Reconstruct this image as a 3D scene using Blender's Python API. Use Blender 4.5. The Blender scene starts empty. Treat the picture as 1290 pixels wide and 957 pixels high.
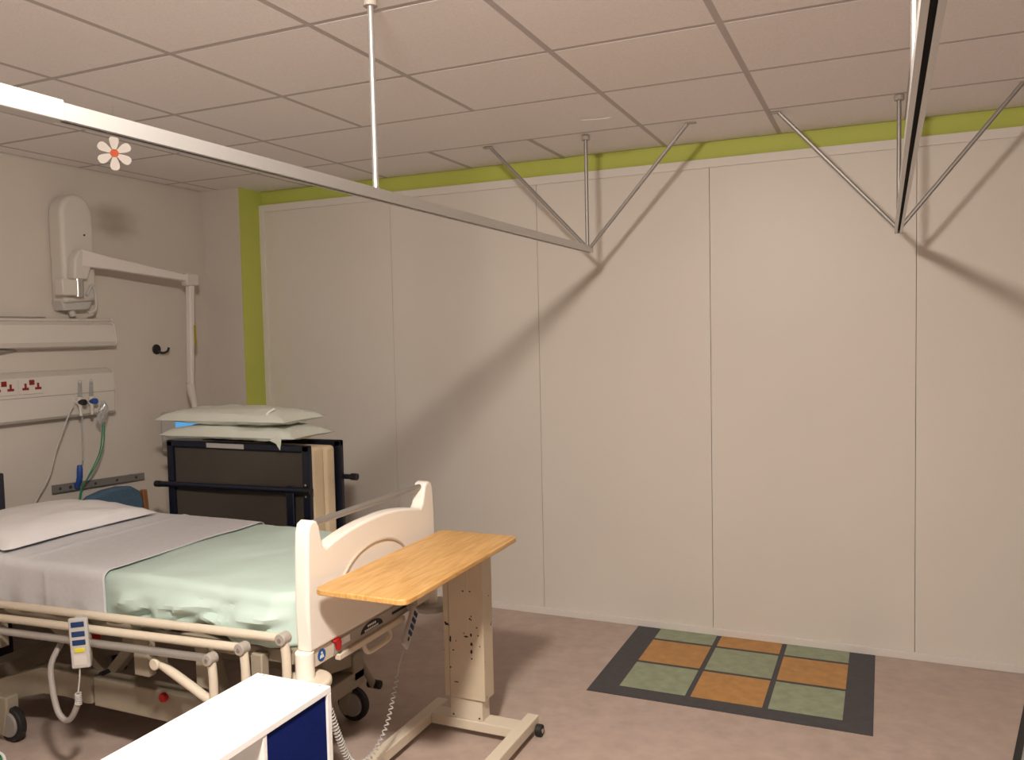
import bpy, bmesh, math, random
from mathutils import Vector, Matrix, noise
random.seed(7)
PI = math.pi
S = bpy.context.scene
C = S.collection

# ------------------------------------------------------------------ camera
CX, CY, CZ, YAW, PIT, ROL, F = 3.0423, -4.6068, 1.6913, -0.4193, -0.0551, -0.0221, 1053.566
fw = Vector((math.sin(YAW)*math.cos(PIT), math.cos(YAW)*math.cos(PIT), math.sin(PIT)))
r0 = Vector((math.cos(YAW), -math.sin(YAW), 0)); u0 = r0.cross(fw)
rt = r0*math.cos(ROL)+u0*math.sin(ROL); up = -r0*math.sin(ROL)+u0*math.cos(ROL)
cam = bpy.data.cameras.new('camera'); camo = bpy.data.objects.new('camera', cam); C.objects.link(camo)
M4 = Matrix((rt, up, -fw)).transposed().to_4x4(); M4.translation = (CX, CY, CZ)
camo.matrix_world = M4
cam.sensor_fit = 'HORIZONTAL'; cam.sensor_width = 36.0; cam.lens = F/1290*36.0; cam.clip_start = 0.05
S.camera = camo

# ------------------------------------------------------------------ world and exposure
w = bpy.data.worlds.new('world'); S.world = w; w.use_nodes = True
bg = w.node_tree.nodes['Background']; bg.inputs[0].default_value = (.9, .85, .8, 1); bg.inputs[1].default_value = 0.02
S.view_settings.view_transform = 'Standard'; S.view_settings.look = 'None'
S.view_settings.gamma = 1.0; S.view_settings.use_curve_mapping = False
S.view_settings.exposure = 0.0
LAMP_STRENGTH = 680.0           # the ceiling light that lights the bay (its own builder is below)
LAMP_COLOR = (1.0, .905, .80)
S.cycles.diffuse_bounces = 5; S.cycles.max_bounces = 12

# ------------------------------------------------------------------ materials
MATS = {}
def mat(name, col, rough=.6, metal=0.0, spec=.4, nscale=0, namt=0.0, bump=0.0, bscale=60, emit=None, trans=0.0, alpha=1.0, coat=0.0):
    if name in MATS: return MATS[name]
    m = bpy.data.materials.new(name); m.use_nodes = True
    nt = m.node_tree; b = nt.nodes['Principled BSDF']
    b.inputs['Base Color'].default_value = (*col, 1); b.inputs['Roughness'].default_value = rough
    b.inputs['Metallic'].default_value = metal; b.inputs['Specular IOR Level'].default_value = spec
    b.inputs['Transmission Weight'].default_value = trans; b.inputs['Alpha'].default_value = alpha
    b.inputs['Coat Weight'].default_value = coat
    if nscale or bump:
        tc = nt.nodes.new('ShaderNodeTexCoord')
    if nscale:
        n = nt.nodes.new('ShaderNodeTexNoise'); n.inputs['Scale'].default_value = nscale; n.inputs['Detail'].default_value = 5
        nt.links.new(tc.outputs['Object'], n.inputs['Vector'])
        r = nt.nodes.new('ShaderNodeValToRGB')
        r.color_ramp.elements[0].position = .3; r.color_ramp.elements[1].position = .7
        r.color_ramp.elements[0].color = (*[max(0, c*(1-namt)) for c in col], 1)
        r.color_ramp.elements[1].color = (*[min(1, c*(1+namt)) for c in col], 1)
        nt.links.new(n.outputs['Fac'], r.inputs['Fac']); nt.links.new(r.outputs['Color'], b.inputs['Base Color'])
    if bump:
        n2 = nt.nodes.new('ShaderNodeTexNoise'); n2.inputs['Scale'].default_value = bscale; n2.inputs['Detail'].default_value = 3
        nt.links.new(tc.outputs['Object'], n2.inputs['Vector'])
        bp = nt.nodes.new('ShaderNodeBump'); bp.inputs['Strength'].default_value = bump; bp.inputs['Distance'].default_value = .01
        nt.links.new(n2.outputs['Fac'], bp.inputs['Height']); nt.links.new(bp.outputs['Normal'], b.inputs['Normal'])
    if emit:
        b.inputs['Emission Color'].default_value = (*emit[:3], 1); b.inputs['Emission Strength'].default_value = emit[3]
    MATS[name] = m
    return m
def wood_mat(name, c1, c2, axis_scale, rough=.35):
    m = bpy.data.materials.new(name); m.use_nodes = True; nt = m.node_tree; b = nt.nodes['Principled BSDF']
    tc = nt.nodes.new('ShaderNodeTexCoord'); mp = nt.nodes.new('ShaderNodeMapping'); mp.inputs['Scale'].default_value = axis_scale
    n = nt.nodes.new('ShaderNodeTexNoise'); n.inputs['Scale'].default_value = 6; n.inputs['Detail'].default_value = 8; n.inputs['Distortion'].default_value = 1.2
    r = nt.nodes.new('ShaderNodeValToRGB'); r.color_ramp.elements[0].position = .35; r.color_ramp.elements[1].position = .62
    r.color_ramp.elements[0].color = (*c2, 1); r.color_ramp.elements[1].color = (*c1, 1)
    nt.links.new(tc.outputs['Object'], mp.inputs['Vector']); nt.links.new(mp.outputs['Vector'], n.inputs['Vector'])
    nt.links.new(n.outputs['Fac'], r.inputs['Fac']); nt.links.new(r.outputs['Color'], b.inputs['Base Color'])
    b.inputs['Roughness'].default_value = rough
    MATS[name] = m; return m
def chipped_mat(name, col, chip, band):
    # cream paint with dark chips knocked out of it between two heights (object z)
    m = mat(name, col, .45, nscale=9, namt=.05); nt = m.node_tree; b = nt.nodes['Principled BSDF']
    old = b.inputs['Base Color'].links[0].from_socket
    tc = nt.nodes.new('ShaderNodeTexCoord'); n = nt.nodes.new('ShaderNodeTexNoise'); n.inputs['Scale'].default_value = 26; n.inputs['Detail'].default_value = 2
    nt.links.new(tc.outputs['Object'], n.inputs['Vector'])
    sx = nt.nodes.new('ShaderNodeSeparateXYZ'); nt.links.new(tc.outputs['Object'], sx.inputs[0])
    mr = nt.nodes.new('ShaderNodeMapRange'); mr.inputs['From Min'].default_value = 0; mr.inputs['From Max'].default_value = band[1]
    sb = nt.nodes.new('ShaderNodeMath'); sb.operation = 'SUBTRACT'; sb.inputs[1].default_value = band[0]; nt.links.new(sx.outputs['Z'], sb.inputs[0])
    ab = nt.nodes.new('ShaderNodeMath'); ab.operation = 'ABSOLUTE'; nt.links.new(sb.outputs[0], ab.inputs[0])
    nt.links.new(ab.outputs[0], mr.inputs['Value']); mr.inputs['To Min'].default_value = .685; mr.inputs['To Max'].default_value = .78
    gt = nt.nodes.new('ShaderNodeMath'); gt.operation = 'GREATER_THAN'; nt.links.new(n.outputs['Fac'], gt.inputs[0]); nt.links.new(mr.outputs[0], gt.inputs[1])
    mx = nt.nodes.new('ShaderNodeMix'); mx.data_type = 'RGBA'; nt.links.new(gt.outputs[0], mx.inputs['Factor'])
    nt.links.new(old, mx.inputs['A']); mx.inputs['B'].default_value = (*chip, 1)
    nt.links.new(mx.outputs['Result'], b.inputs['Base Color'])
    return m
def mesh_fabric(name, c1, c2, scale):
    m = bpy.data.materials.new(name); m.use_nodes = True; nt = m.node_tree; b = nt.nodes['Principled BSDF']
    tc = nt.nodes.new('ShaderNodeTexCoord'); v = nt.nodes.new('ShaderNodeTexChecker'); v.inputs['Scale'].default_value = scale
    v.inputs['Color1'].default_value = (*c1, 1); v.inputs['Color2'].default_value = (*c2, 1)
    nt.links.new(tc.outputs['Object'], v.inputs['Vector']); nt.links.new(v.outputs['Color'], b.inputs['Base Color'])
    b.inputs['Roughness'].default_value = .8; MATS[name] = m; return m

mat('paint', (.60, .545, .49), .75, nscale=2.2, namt=.025, bump=.05, bscale=180)
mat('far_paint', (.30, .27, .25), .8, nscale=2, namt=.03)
mat('rod', (.36, .34, .32), .42, metal=.6)
mat('panel', (.72, .67, .615), .40, spec=.28, nscale=1.3, namt=.02, bump=.015, bscale=8)
mat('trim_white', (.73, .68, .64), .5)
mat('green_paint', (.50, .55, .11), .6, nscale=3, namt=.04)
mat('tile', (.86, .83, .83), .9, nscale=160, namt=.05, bump=.12, bscale=220)
mat('tee', (.50, .46, .45), .6)
mat('void', (.25, .22, .2), .9)
mat('floor', (.47, .37, .32), .5, spec=.35, nscale=14, namt=.10, bump=.02, bscale=300)
mat('mat_dark', (.055, .053, .06), .55, nscale=30, namt=.15)
mat('mat_orange', (.47, .24, .074), .5, nscale=18, namt=.14)
mat('mat_green', (.285, .33, .22), .5, nscale=18, namt=.14)
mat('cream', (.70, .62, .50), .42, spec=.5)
mat('cream_board', (.93, .87, .79), .38, spec=.5)
mat('cream_groove_shade', (.60, .49, .39), .5)  # darker cream paints in the shading of a recessed groove
mat('cream_shaded', (.33, .285, .22), .55, nscale=8, namt=.06)  # cream darkened so underside parts carry under-bed shade in their colour
mat('grey_plate', (.40, .36, .32), .5)
mat('steel', (.55, .54, .53), .3, metal=.9)
mat('alu', (.62, .61, .60), .38, metal=.85)
mat('slot', (.015, .015, .015), .9)
mat('black', (.012, .012, .013), .5)
mat('rubber', (.018, .017, .017), .6)
mat('hub', (.30, .28, .26), .5)
mat('white_lam', (.88, .87, .86), .45)
mat('blue_panel', (.004, .012, .10), .9, spec=.1, nscale=120, namt=.15)
mat('navy', (.004, .007, .02), .38, spec=.5)
mat('foam', (.78, .64, .44), .85, bump=.25, bscale=14, nscale=5, namt=.1)
mat('pillow', (.62, .64, .57), .85, nscale=4, namt=.03, bump=.12, bscale=22)
mat('sheet_white', (.66, .66, .69), .85, nscale=50, namt=.03, bump=.06, bscale=40)
mat('pillow_white', (.74, .72, .73), .85, bump=.05, bscale=30)
mat('sheet_green', (.52, .65, .60), .85, nscale=3, namt=.05, bump=.08, bscale=30)
mat('mattress', (.03, .045, .045), .6)
mat('socket_red', (.22, .015, .012), .45)
mat('grey_plastic', (.42, .40, .38), .5)
mat('pale_plastic', (.62, .58, .53), .42)
mat('rail_grey', (.22, .21, .20), .5, metal=.3)
mat('hole', (.05, .045, .04), .8)
mat('green_tube', (.03, .25, .13), .35)
mat('blue_plastic', (.02, .07, .30), .4)
mat('blue_button', (.012, .04, .13), .45)
mat('yellow', (.70, .60, .03), .5)
mat('yellow_tape', (.38, .30, .03), .5)
mat('red', (.50, .015, .015), .45)
mat('sticker_blue', (.01, .10, .38), .45)
mat('sticker_white', (.8, .8, .78), .5)
mat('clear', (.75, .78, .80), .15, trans=.75, alpha=.55)
mat('cord', (.50, .48, .46), .5)
mat('cord_dark', (.33, .30, .28), .5)
mat('chair_blue', (.07, .13, .20), .85, nscale=60, namt=.1, bump=.1, bscale=120)
mat('chair_wood', (.30, .12, .04), .45, nscale=12, namt=.2)
mat('petal', (.85, .80, .74), .6)
mat('flower_centre', (.75, .13, .04), .6)
mat('dark_board', (.03, .03, .045), .5)
mat('green_tub', (.01, .16, .06), .5)
mat('screen', (.02, .05, .09), .2, emit=(.12, .42, .8, .8))
mat('lamp_glass', (.9, .9, .9), .5, emit=(*LAMP_COLOR, LAMP_STRENGTH))
mat('pale_grey_mat', (.36, .37, .33), .7, nscale=40, namt=.1)
wood_mat('table_wood', (.72, .43, .16), (.56, .30, .09), (9, .8, 4))
chipped_mat('chipped_cream', (.60, .51, .38), (.03, .012, .01), (.47, .36))
mesh_fabric('mesh', (.085, .07, .055), (.045, .038, .03), 210)

# ------------------------------------------------------------------ mesh builder
def rot_to(d):
    return Vector((0, 0, 1)).rotation_difference(Vector(d).normalized()).to_matrix().to_4x4()
class MB:
    def __init__(s): s.bm = bmesh.new()
    def box(s, a, b):
        c = [(a[i]+b[i])/2 for i in range(3)]; d = [abs(b[i]-a[i]) for i in range(3)]
        bmesh.ops.create_cube(s.bm, size=1, matrix=Matrix.Translation(c) @ Matrix.Diagonal((*d, 1))); return s
    def obox(s, centre, dims, rot):
        bmesh.ops.create_cube(s.bm, size=1, matrix=Matrix.Translation(centre) @ rot.to_4x4() @ Matrix.Diagonal((*dims, 1))); return s
    def cyl(s, a, b, r, r2=None, n=16):
        a, b = Vector(a), Vector(b); d = b-a
        bmesh.ops.create_cone(s.bm, cap_ends=True, segments=n, radius1=r, radius2=r if r2 is None else r2, depth=d.length,
                              matrix=Matrix.Translation((a+b)/2) @ rot_to(d)); return s
    def sphere(s, c, r, sc=(1, 1, 1), n=16):
        bmesh.ops.create_uvsphere(s.bm, u_segments=n, v_segments=n//2+2, radius=r, matrix=Matrix.Translation(c) @ Matrix.Diagonal((*sc, 1))); return s
    def tube(s, pts, r, n=10, closed=False):
        pts = [Vector(p) for p in pts]; N = len(pts); rings = []
        t0 = (pts[1]-pts[0]).normalized(); nrm = t0.orthogonal().normalized(); prev = t0
        for i in range(N):
            if closed: t = (pts[(i+1) % N]-pts[i-1]).normalized()
            else: t = (pts[min(i+1, N-1)]-pts[max(i-1, 0)]).normalized()
            nrm = prev.rotation_difference(t) @ nrm; prev = t
            nrm = (nrm-t*nrm.dot(t)).normalized(); bn = t.cross(nrm)
            rr = r[i] if isinstance(r, (list, tuple)) else r
            rings.append([s.bm.verts.new(pts[i]+(nrm*math.cos(2*PI*k/n)+bn*math.sin(2*PI*k/n))*rr) for k in range(n)])
        for i in range(N if closed else N-1):
            A, B = rings[i], rings[(i+1) % N]
            for k in range(n): s.bm.faces.new((A[k], A[(k+1) % n], B[(k+1) % n], B[k]))
        if not closed: s.bm.faces.new(rings[0][::-1]); s.bm.faces.new(rings[-1])
        return s
    def prism(s, poly, axis, lo, hi):
        # poly in the two other axes in cyclic order (x: y,z ; y: x,z ; z: x,y)
        def P(p, v): return (v, p[0], p[1]) if axis == 'x' else (p[0], v, p[1]) if axis == 'y' else (p[0], p[1], v)
        A = [s.bm.verts.new(P(p, lo)) for p in poly]; B = [s.bm.verts.new(P(p, hi)) for p in poly]; n = len(poly)
        s.bm.faces.new(A[::-1]); s.bm.faces.new(B)
        for i in range(n): s.bm.faces.new((A[i], A[(i+1) % n], B[(i+1) % n], B[i]))
        return s
    def grid(s, fn, nu, nv):
        V = [[s.bm.verts.new(fn(i/nu, j/nv)) for j in range(nv+1)] for i in range(nu+1)]
        for i in range(nu):
            for j in range(nv): s.bm.faces.new((V[i][j], V[i+1][j], V[i+1][j+1], V[i][j+1]))
        return s
    def build(s, name, material, parent=None, bevel=0, seg=2, smooth=True, solid=0, label=None):
        bm = s.bm
        bmesh.ops.recalc_face_normals(bm, faces=bm.faces[:])
        if parent is not None:
            off = Vector(parent['_o'])
        else:
            xs = [v.co for v in bm.verts]
            lo = Vector([min(c[i] for c in xs) for i in range(3)]); hi = Vector([max(c[i] for c in xs) for i in range(3)])
            off = Vector(((lo.x+hi.x)/2, (lo.y+hi.y)/2, lo.z))
        bmesh.ops.translate(bm, verts=bm.verts[:], vec=-off)
        me = bpy.data.meshes.new(name); bm.to_mesh(me); bm.free()
        o = bpy.data.objects.new(name, me); C.objects.link(o)
        me.materials.append(MATS[material])
        if smooth:
            for p in me.polygons: p.use_smooth = True
            try: me.set_sharp_from_angle(angle=math.radians(35))
            except Exception: pass
        if bevel:
            b = o.modifiers.new('bevel', 'BEVEL'); b.width = bevel; b.segments = seg; b.limit_method = 'ANGLE'; b.angle_limit = math.radians(40)
        if solid:
            d = o.modifiers.new('solid', 'SOLIDIFY'); d.thickness = solid; d.offset = 0
        o['_o'] = tuple(off)
        if parent is None: o.location = off
        else: o.parent = parent
        if label: o['label'] = label
        return o
def thing(name, loc, label, cat, group=None):
    o = bpy.data.objects.new(name, None); C.objects.link(o); o.location = loc; o['_o'] = tuple(loc); o.empty_display_size = .05
    return tag(o, label, cat, group)
def tag(o, label, cat, group=None, kind=None):
    o['label'] = label; o['category'] = cat
    if group: o['group'] = group
    if kind: o['kind'] = kind
    return o
def struct(o, label, cat):
    o['kind'] = 'structure'; o['label'] = label; o['category'] = cat; return o
def copy_part(o, parent, delta):
    c = o.copy(); C.objects.link(c); c.parent = parent; c.location = Vector(o.location)+Vector(delta); return c
def smoothpath(pts, n=8):
    P = [Vector(p) for p in pts]; out = []
    for i in range(len(P)-1):
        a = P[max(i-1, 0)]; b = P[i]; c = P[i+1]; d = P[min(i+2, len(P)-1)]
        for k in range(n):
            t = k/n
            out.append(.5*((2*b)+(c-a)*t+(2*a-5*b+4*c-d)*t*t+(3*b-a-3*c+d)*t**3))
    out.append(P[-1]); return out
def rounded_rect(x0, x1, y0, y1, r, n=6):
    out = []
    for cx, cy, a0 in ((x1-r, y1-r, 0), (x0+r, y1-r, 90), (x0+r, y0+r, 180), (x1-r, y0+r, 270)):
        for k in range(n+1):
            a = math.radians(a0+90*k/n); out.append((cx+r*math.cos(a), cy+r*math.sin(a)))
    return out

# ------------------------------------------------------------------ room shell
XL, XR, YF, H = -1.2, 7.1, -9.2, 2.70
floor = struct(MB().box((XL-.1, YF-.1, -.1), (XR+.1, .12, 0)).build('floor', 'floor', smooth=False), 'brown speckled vinyl ward floor', 'floor')
wl = struct(MB().box((XL-.1, YF, 0), (XL, .12, H+.1)).build('wall_left', 'paint', smooth=False), 'cream painted wall behind the bed head', 'wall')
struct(MB().box((XR, YF, 0), (XR+.1, .12, H+.1)).build('wall_right', 'far_paint', smooth=False), 'dull painted far wall on the right', 'wall')
struct(MB().box((XL-.1, YF-.1, 0), (XR+.1, YF, H+.1)).build('wall_front', 'far_paint', smooth=False), 'dull painted wall behind the camera', 'wall')
wn = struct(MB().box((XL, -.2, 0), (-.885, .12, H+.02)).build('wall_corner', 'paint', smooth=False), 'short cream return wall in the corner', 'wall')
MB().box((-.885, -.199, 0), (-.879, .018, H+.01)).build('reveal_panel', 'green_paint', wn, smooth=False, label='lime green painted reveal')
wb = struct(MB().box((-.885, .02, 0), (XR, .12, H+.02)).build('wall_back', 'green_paint', smooth=False), 'lime green wall almost covered by tall cream panels', 'wall')
PW, PX0, PT = 1.008, -.8452, 2.595
p0 = None
for t in range(8):
    x = PX0+PW*t
    if p0 is None:
        p0 = MB().box((x+.0011, 0, .002), (x+PW-.0011, .018, PT)).build('wall_panel', 'panel', wb, bevel=.001, seg=1, smooth=False)
    else: copy_part(p0, wb, (PW*t, 0, 0))
MB().box((-.879, -.014, 0), (-.838, .016, PT)).build('edge_strip', 'trim_white', wb, bevel=.002, smooth=False)
MB().box((-.879, -.010, PT-.035), (XR, -.0005, PT+.012)).build('top_strip', 'trim_white', wb, bevel=.002, smooth=False)
struct(MB().box((-.879, -.014, 0.0), (XR, -.0008, .040)).build('baseboard_back', 'trim_white', bevel=.003, smooth=False), 'low white skirting strip under the cream panels', 'baseboard')

# suspended ceiling: grid bars and tiles
ce = struct(MB().box((XL-.1, YF-.1, H+.022), (XR+.1, .12, H+.1)).build('ceiling', 'void', smooth=False), 'suspended ceiling of square white tiles in a grid', 'ceiling')
cols = [2.5427+.6*k for k in range(-6, 8)]
rows = [-.5185, -1.1547, -1.741]+[-2.342-.6*k for k in range(12)]
xb = [XL]+cols+[XR]; yb = [.018]+rows+[YF]
tb = .012
for x in cols:
    MB().box((x-tb, YF, H+.0012), (x+tb, -1.1547, H+.005)).build('grid_bar', 'tee', ce, smooth=False)
    MB().box((x-tb, -.5185, H+.0012), (x+tb, .018, H+.005)).build('grid_bar', 'tee', ce, smooth=False)
    if x > 1.9 or x < .2: MB().box((x-tb, -1.1547, H+.0012), (x+tb, -.5185, H+.005)).build('grid_bar', 'tee', ce, smooth=False)
for y in rows: MB().box((XL, y-tb, H+.0016), (XR, y+tb, H+.0054)).build('grid_bar', 'tee', ce, smooth=False)
tiles = {}
for i in range(len(xb)-1):
    for j in range(len(yb)-1):
        x0, x1, y0, y1 = xb[i], xb[i+1], yb[j+1], yb[j]
        if j == 2-1 and .1 < x0 < 1.9:
            if x0 < .2: x1 = xb[i+3]
            else: continue
        z = H+.0008; dz = random.uniform(0, .0005)
        if j == 0 and .6 < x0 < 1.9: dz = .003
        key = (round(x1-x0, 3), round(y1-y0, 3))
        if key in tiles:
            o, bx, by = tiles[key]; c = copy_part(o, ce, (x0-bx, y0-by, dz))
        else:
            o = MB().box((x0+.0122, y0+.0122, z), (x1-.0122, y1-.0122, z+.011)).build('ceiling_tile', 'tile', ce, smooth=False)
            tiles[key] = (o, x0, y0)
# the round surface light that lights the bay
LX, LY = 2.25, -3.85
lt = thing('ceiling_light', (LX, LY, 2.60), 'round opal surface light fixed under the tiled ceiling', 'ceiling light')
MB().cyl((LX, LY, H-.022), (LX, LY, H-.001), .15, n=40).build('base_ring', 'trim_white', lt, bevel=.004)
def dome(u, v):
    a = 2*PI*u; b = PI/2*v; return (LX+.135*math.cos(a)*math.cos(b)**.6, LY+.135*math.sin(a)*math.cos(b)**.6, H-.0225-.085*math.sin(b))
m = MB().grid(dome, 32, 10); bmesh.ops.remove_doubles(m.bm, verts=m.bm.verts[:], dist=.0005)
m.build('diffuser', 'lamp_glass', lt)

# floor pattern: inlaid vinyl squares cut off by the panels
mt = thing('floor_inlay', (2.385, -.5, 0), 'inlaid floor pattern of orange and green squares in a dark border', 'floor inlay')
MB().box((1.758, -.94, -.002), (3.004, -.0145, .0022)).build('border', 'mat_dark', mt, smooth=False)
for i, (xa, xe) in enumerate(((1.890, 2.203), (2.228, 2.548), (2.573, 2.882))):
    for j, (ya, ye) in enumerate(((-.838, -.528), (-.503, -.197), (-.172, -.015))):
        MB().box((xa, ya, .001), (xe, ye, .0034)).build('tile', 'mat_green' if (i+j) % 2 == 0 else 'mat_orange', mt, smooth=False)

# ------------------------------------------------------------------ curtain rails
def rail(x, y_end, hang, braces, label, sleeve=None):
    zt, zb, hw = 2.138, 2.106, .0155
    t = thing('curtain_rail', (x, y_end, zb), label, 'curtain rail', 'silver curtain rails hung from the ceiling')
    prof = [(x-hw, zb), (x-.005, zb), (x-.005, zb+.004), (x-hw+.004, zb+.004), (x-hw+.004, zt-.004), (x+hw-.004, zt-.004), (x+hw-.004, zb+.004), (x+.005, zb+.004), (x+.005, zb), (x+hw, zb), (x+hw, zt), (x-hw, zt)]
    bar = MB().prism(prof, 'y', -6.5, y_end).build('rail', 'alu', t, smooth=False)
    MB().box((x-hw+.0045, -6.49, zb+.012), (x+hw-.0045, y_end-.01, zb+.016)).build('track_slot', 'slot', bar, smooth=False)
    MB().box((x-hw-.001, y_end-.004, zb-.001), (x+hw+.001, y_end+.004, zt+.001)).build('end_cap', 'grey_plate', bar, bevel=.002)
    if sleeve: MB().box((x-hw-.003, sleeve[0], zb-.003), (x+hw+.003, sleeve[1], zt+.004)).build('joint_sleeve', 'alu', t, bevel=.002)
    for y in hang:
        r = MB().cyl((x, y, zt), (x, y, H-.001), .0095).build('hanger_rod', 'rod' if y > -1 else 'alu', t)
        MB().cyl((x, y, H-.022), (x, y, H-.001), .021, n=20).build('ceiling_boss', 'grey_plate', r)
    for bx in braces:
        by = -.46
        r = MB().tube([(x+(.012 if bx > x else -.012), y_end-.02, zt-.004), (bx, by, H-.006)], .0095, 10).build('brace_rod', 'rod', t)
        MB().box((bx-.01 if bx > x else bx-.045, by-.012, H-.006), (bx+.045 if bx > x else bx+.01, by+.012, H-.001)).build('brace_foot', 'grey_plate', r, bevel=.002)
    return t
rail(1.635, -.41, (-.45, -2.43, -4.45), (1.10, 2.16), 'long bright curtain rail above the bed, nearer the left wall', sleeve=(-3.86, -3.50))
rail(3.10, -.42, (-.49, -2.64, -4.7), (2.59, 3.57), 'curtain rail seen end on with a dark slot, nearer the right', sleeve=None)

# thin wire hook on the ceiling
tag(MB().tube(smoothpath([(1.72, -.78, 2.699), (1.74, -.80, 2.690), (1.80, -.80, 2.686), (1.86, -.78, 2.690), (1.87, -.76, 2.699)]), .002, 6).build('wire_hook', 'trim_white'),
    'thin white wire loop on a ceiling tile', 'hook')

# ------------------------------------------------------------------ hanging daisy
dc = Vector((.03, -1.975, 2.5)); toc = (Vector((CX, CY, 2.4))-dc).normalized()
dr = Vector((0, 0, 1)).cross(toc).normalized(); du = toc.cross(dr)
d = thing('hanging_daisy', dc, 'white paper daisy with an orange centre hanging under the ceiling', 'decoration')
for k in range(6):
    a = PI/2+k*PI/3; bm = MB(); ax = dr*math.cos(a)+du*math.sin(a); px = -dr*math.sin(a)+du*math.cos(a); pts = []
    for (rr, ww) in ((.013, .006), (.027, .012), (.045, .018), (.058, .019), (.067, .0145), (.0715, .007)): pts.append((rr, ww))
    loop = [(r_, w_) for r_, w_ in pts]+[(r_, -w_) for r_, w_ in pts[::-1]]
    A = [bm.bm.verts.new(dc+ax*r_+px*w_+toc*.0015) for r_, w_ in loop]; B = [bm.bm.verts.new(dc+ax*r_+px*w_-toc*.0015) for r_, w_ in loop]
    bm.bm.faces.new(A); bm.bm.faces.new(B[::-1])
    for i in range(len(loop)): bm.bm.faces.new((A[i], B[i], B[(i+1) % len(loop)], A[(i+1) % len(loop)]))
    bm.build('petal', 'petal', d, smooth=False)
MB().cyl(dc-toc*.003, dc+toc*.004, .017, n=24).build('centre', 'flower_centre', d)
MB().cyl(dc+du*.078, (dc.x, dc.y, H+.003), .0006, n=6).build('thread', 'clear', d)

# ------------------------------------------------------------------ things on the left wall
# upper lighting trough
t = thing('bedhead_light_trough', (XL, -2.1, 1.68), 'long cream lighting trough on the wall above the red sockets', 'wall light')
prof = [(XL, 1.835), (XL+.065, 1.832), (XL+.075, 1.82), (XL+.06, 1.812), (XL+.085, 1.795), (XL+.10, 1.70), (XL+.088, 1.675), (XL, 1.665)]
MB().prism(prof, 'y', -3.2, -1.045).build('housing', 'pale_plastic', t, bevel=.002, smooth=False)
MB().prism([(p[0]+(.002 if p[0] > XL else 0), p[1]+(.001 if p[1] > 1.75 else -.001)) for p in prof], 'y', -1.044, -1.036).build('end_cap', 'trim_white', t, smooth=False)
MB().prism([(XL+.01, -3.1), (XL+.055, -3.1), (XL+.055, -1.50), (XL+.01, -1.42)], 'z', 1.8345, 1.8415).build('top_vent', 'cord_dark', t, smooth=False)
MB().prism([(XL+.01, -3.1), (XL+.06, -3.1), (XL+.06, -1.72), (XL+.01, -1.60)], 'z', 1.655, 1.664).build('lower_vent', 'cord_dark', t, smooth=False)
# lower services trunking
t = thing('bedhead_trunking', (XL, -2.1, 1.27), 'cream wall trunking carrying the red sockets', 'trunking')
MB().prism([(XL, 1.545), (XL+.035, 1.54), (XL+.07, 1.522), (XL+.084, 1.515), (XL+.085, 1.41), (XL, 1.41)], 'y', -3.2, -1.055).build('upper_cover', 'pale_plastic', t, bevel=.002, smooth=False)
MB().prism([(XL, 1.407), (XL+.085, 1.407), (XL+.078, 1.292), (XL+.06, 1.277), (XL, 1.272)], 'y', -3.2, -1.055).build('lower_cover', 'pale_plastic', t, bevel=.002, smooth=False)
MB().prism([(XL, 1.546), (XL+.036, 1.541), (XL+.071, 1.523), (XL+.086, 1.41), (XL+.079, 1.291), (XL+.061, 1.276), (XL, 1.271)], 'y', -1.0545, -1.048).build('end_cap', 'pale_plastic', t, smooth=False)
MB().box((XL, -3.2, 1.406), (XL+.083, -1.056, 1.411)).build('joint', 'cord_dark', t, smooth=False)
for k, yc in enumerate((-1.738, -1.583)):
    s_ = tag(MB().prism(rounded_rect(yc-.072, yc+.072, 1.428, 1.512, .006), 'x', XL+.0853, XL+.0915).build('twin_socket', 'pale_plastic', bevel=.0015, smooth=False),
             ['twin wall socket with red switch, nearer the edge of the picture', 'twin wall socket with red switch, nearer the oxygen flowmeters'][k], 'socket', 'twin sockets on the trunking')
    xf = XL+.0915
    MB().box((xf-.001, yc-.014, 1.476), (xf+.004, yc+.014, 1.503)).build('switch', 'socket_red', s_, bevel=.001)
    for q in (-.036, .036):
        m = MB().box((xf-.001, yc+q-.006, 1.452), (xf+.0015, yc+q+.006, 1.486)); m.box((xf-.001, yc+q-.018, 1.450), (xf+.0016, yc+q+.018, 1.463))
        m.build('pin_hole', 'socket_red', s_, smooth=False)
# flowmeters with tubing
def flowmeter(y, label, knobmat):
    t = thing('flowmeter', (XL+.086, y, 1.30), label, 'flowmeter', 'flowmeters on the trunking')
    MB().cyl((XL+.12, y, 1.385), (XL+.12, y+.004, 1.478), .012, .010).sphere((XL+.12, y+.004, 1.478), .010).build('gauge_tube', 'clear', t)
    MB().cyl((XL+.12, y, 1.39), (XL+.12, y+.003, 1.465), .0045).build('scale', 'grey_plastic', t)
    MB().cyl((XL+.12, y, 1.345), (XL+.12, y, 1.39), .016).cyl((XL+.079, y, 1.362), (XL+.12, y, 1.362), .015).build('valve_body', 'pale_plastic', t)
    MB().cyl((XL+.12, y, 1.362), (XL+.158, y, 1.362), .017).build('control_knob', knobmat, t, bevel=.003)
    MB().cyl((XL+.12, y, 1.285), (XL+.12, y, 1.345), .008, .011).build('nozzle', 'pale_plastic', t)
flowmeter(-1.318, 'clear flowmeter with a black knob, left of the pair', 'black')
flowmeter(-1.245, 'clear flowmeter with a blue knob, right of the pair', 'blue_plastic')
mk = thing('oxygen_mask', (XL+.16, -1.20, 1.20), 'crumpled clear oxygen mask with green tubing hanging from a flowmeter', 'mask')
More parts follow.
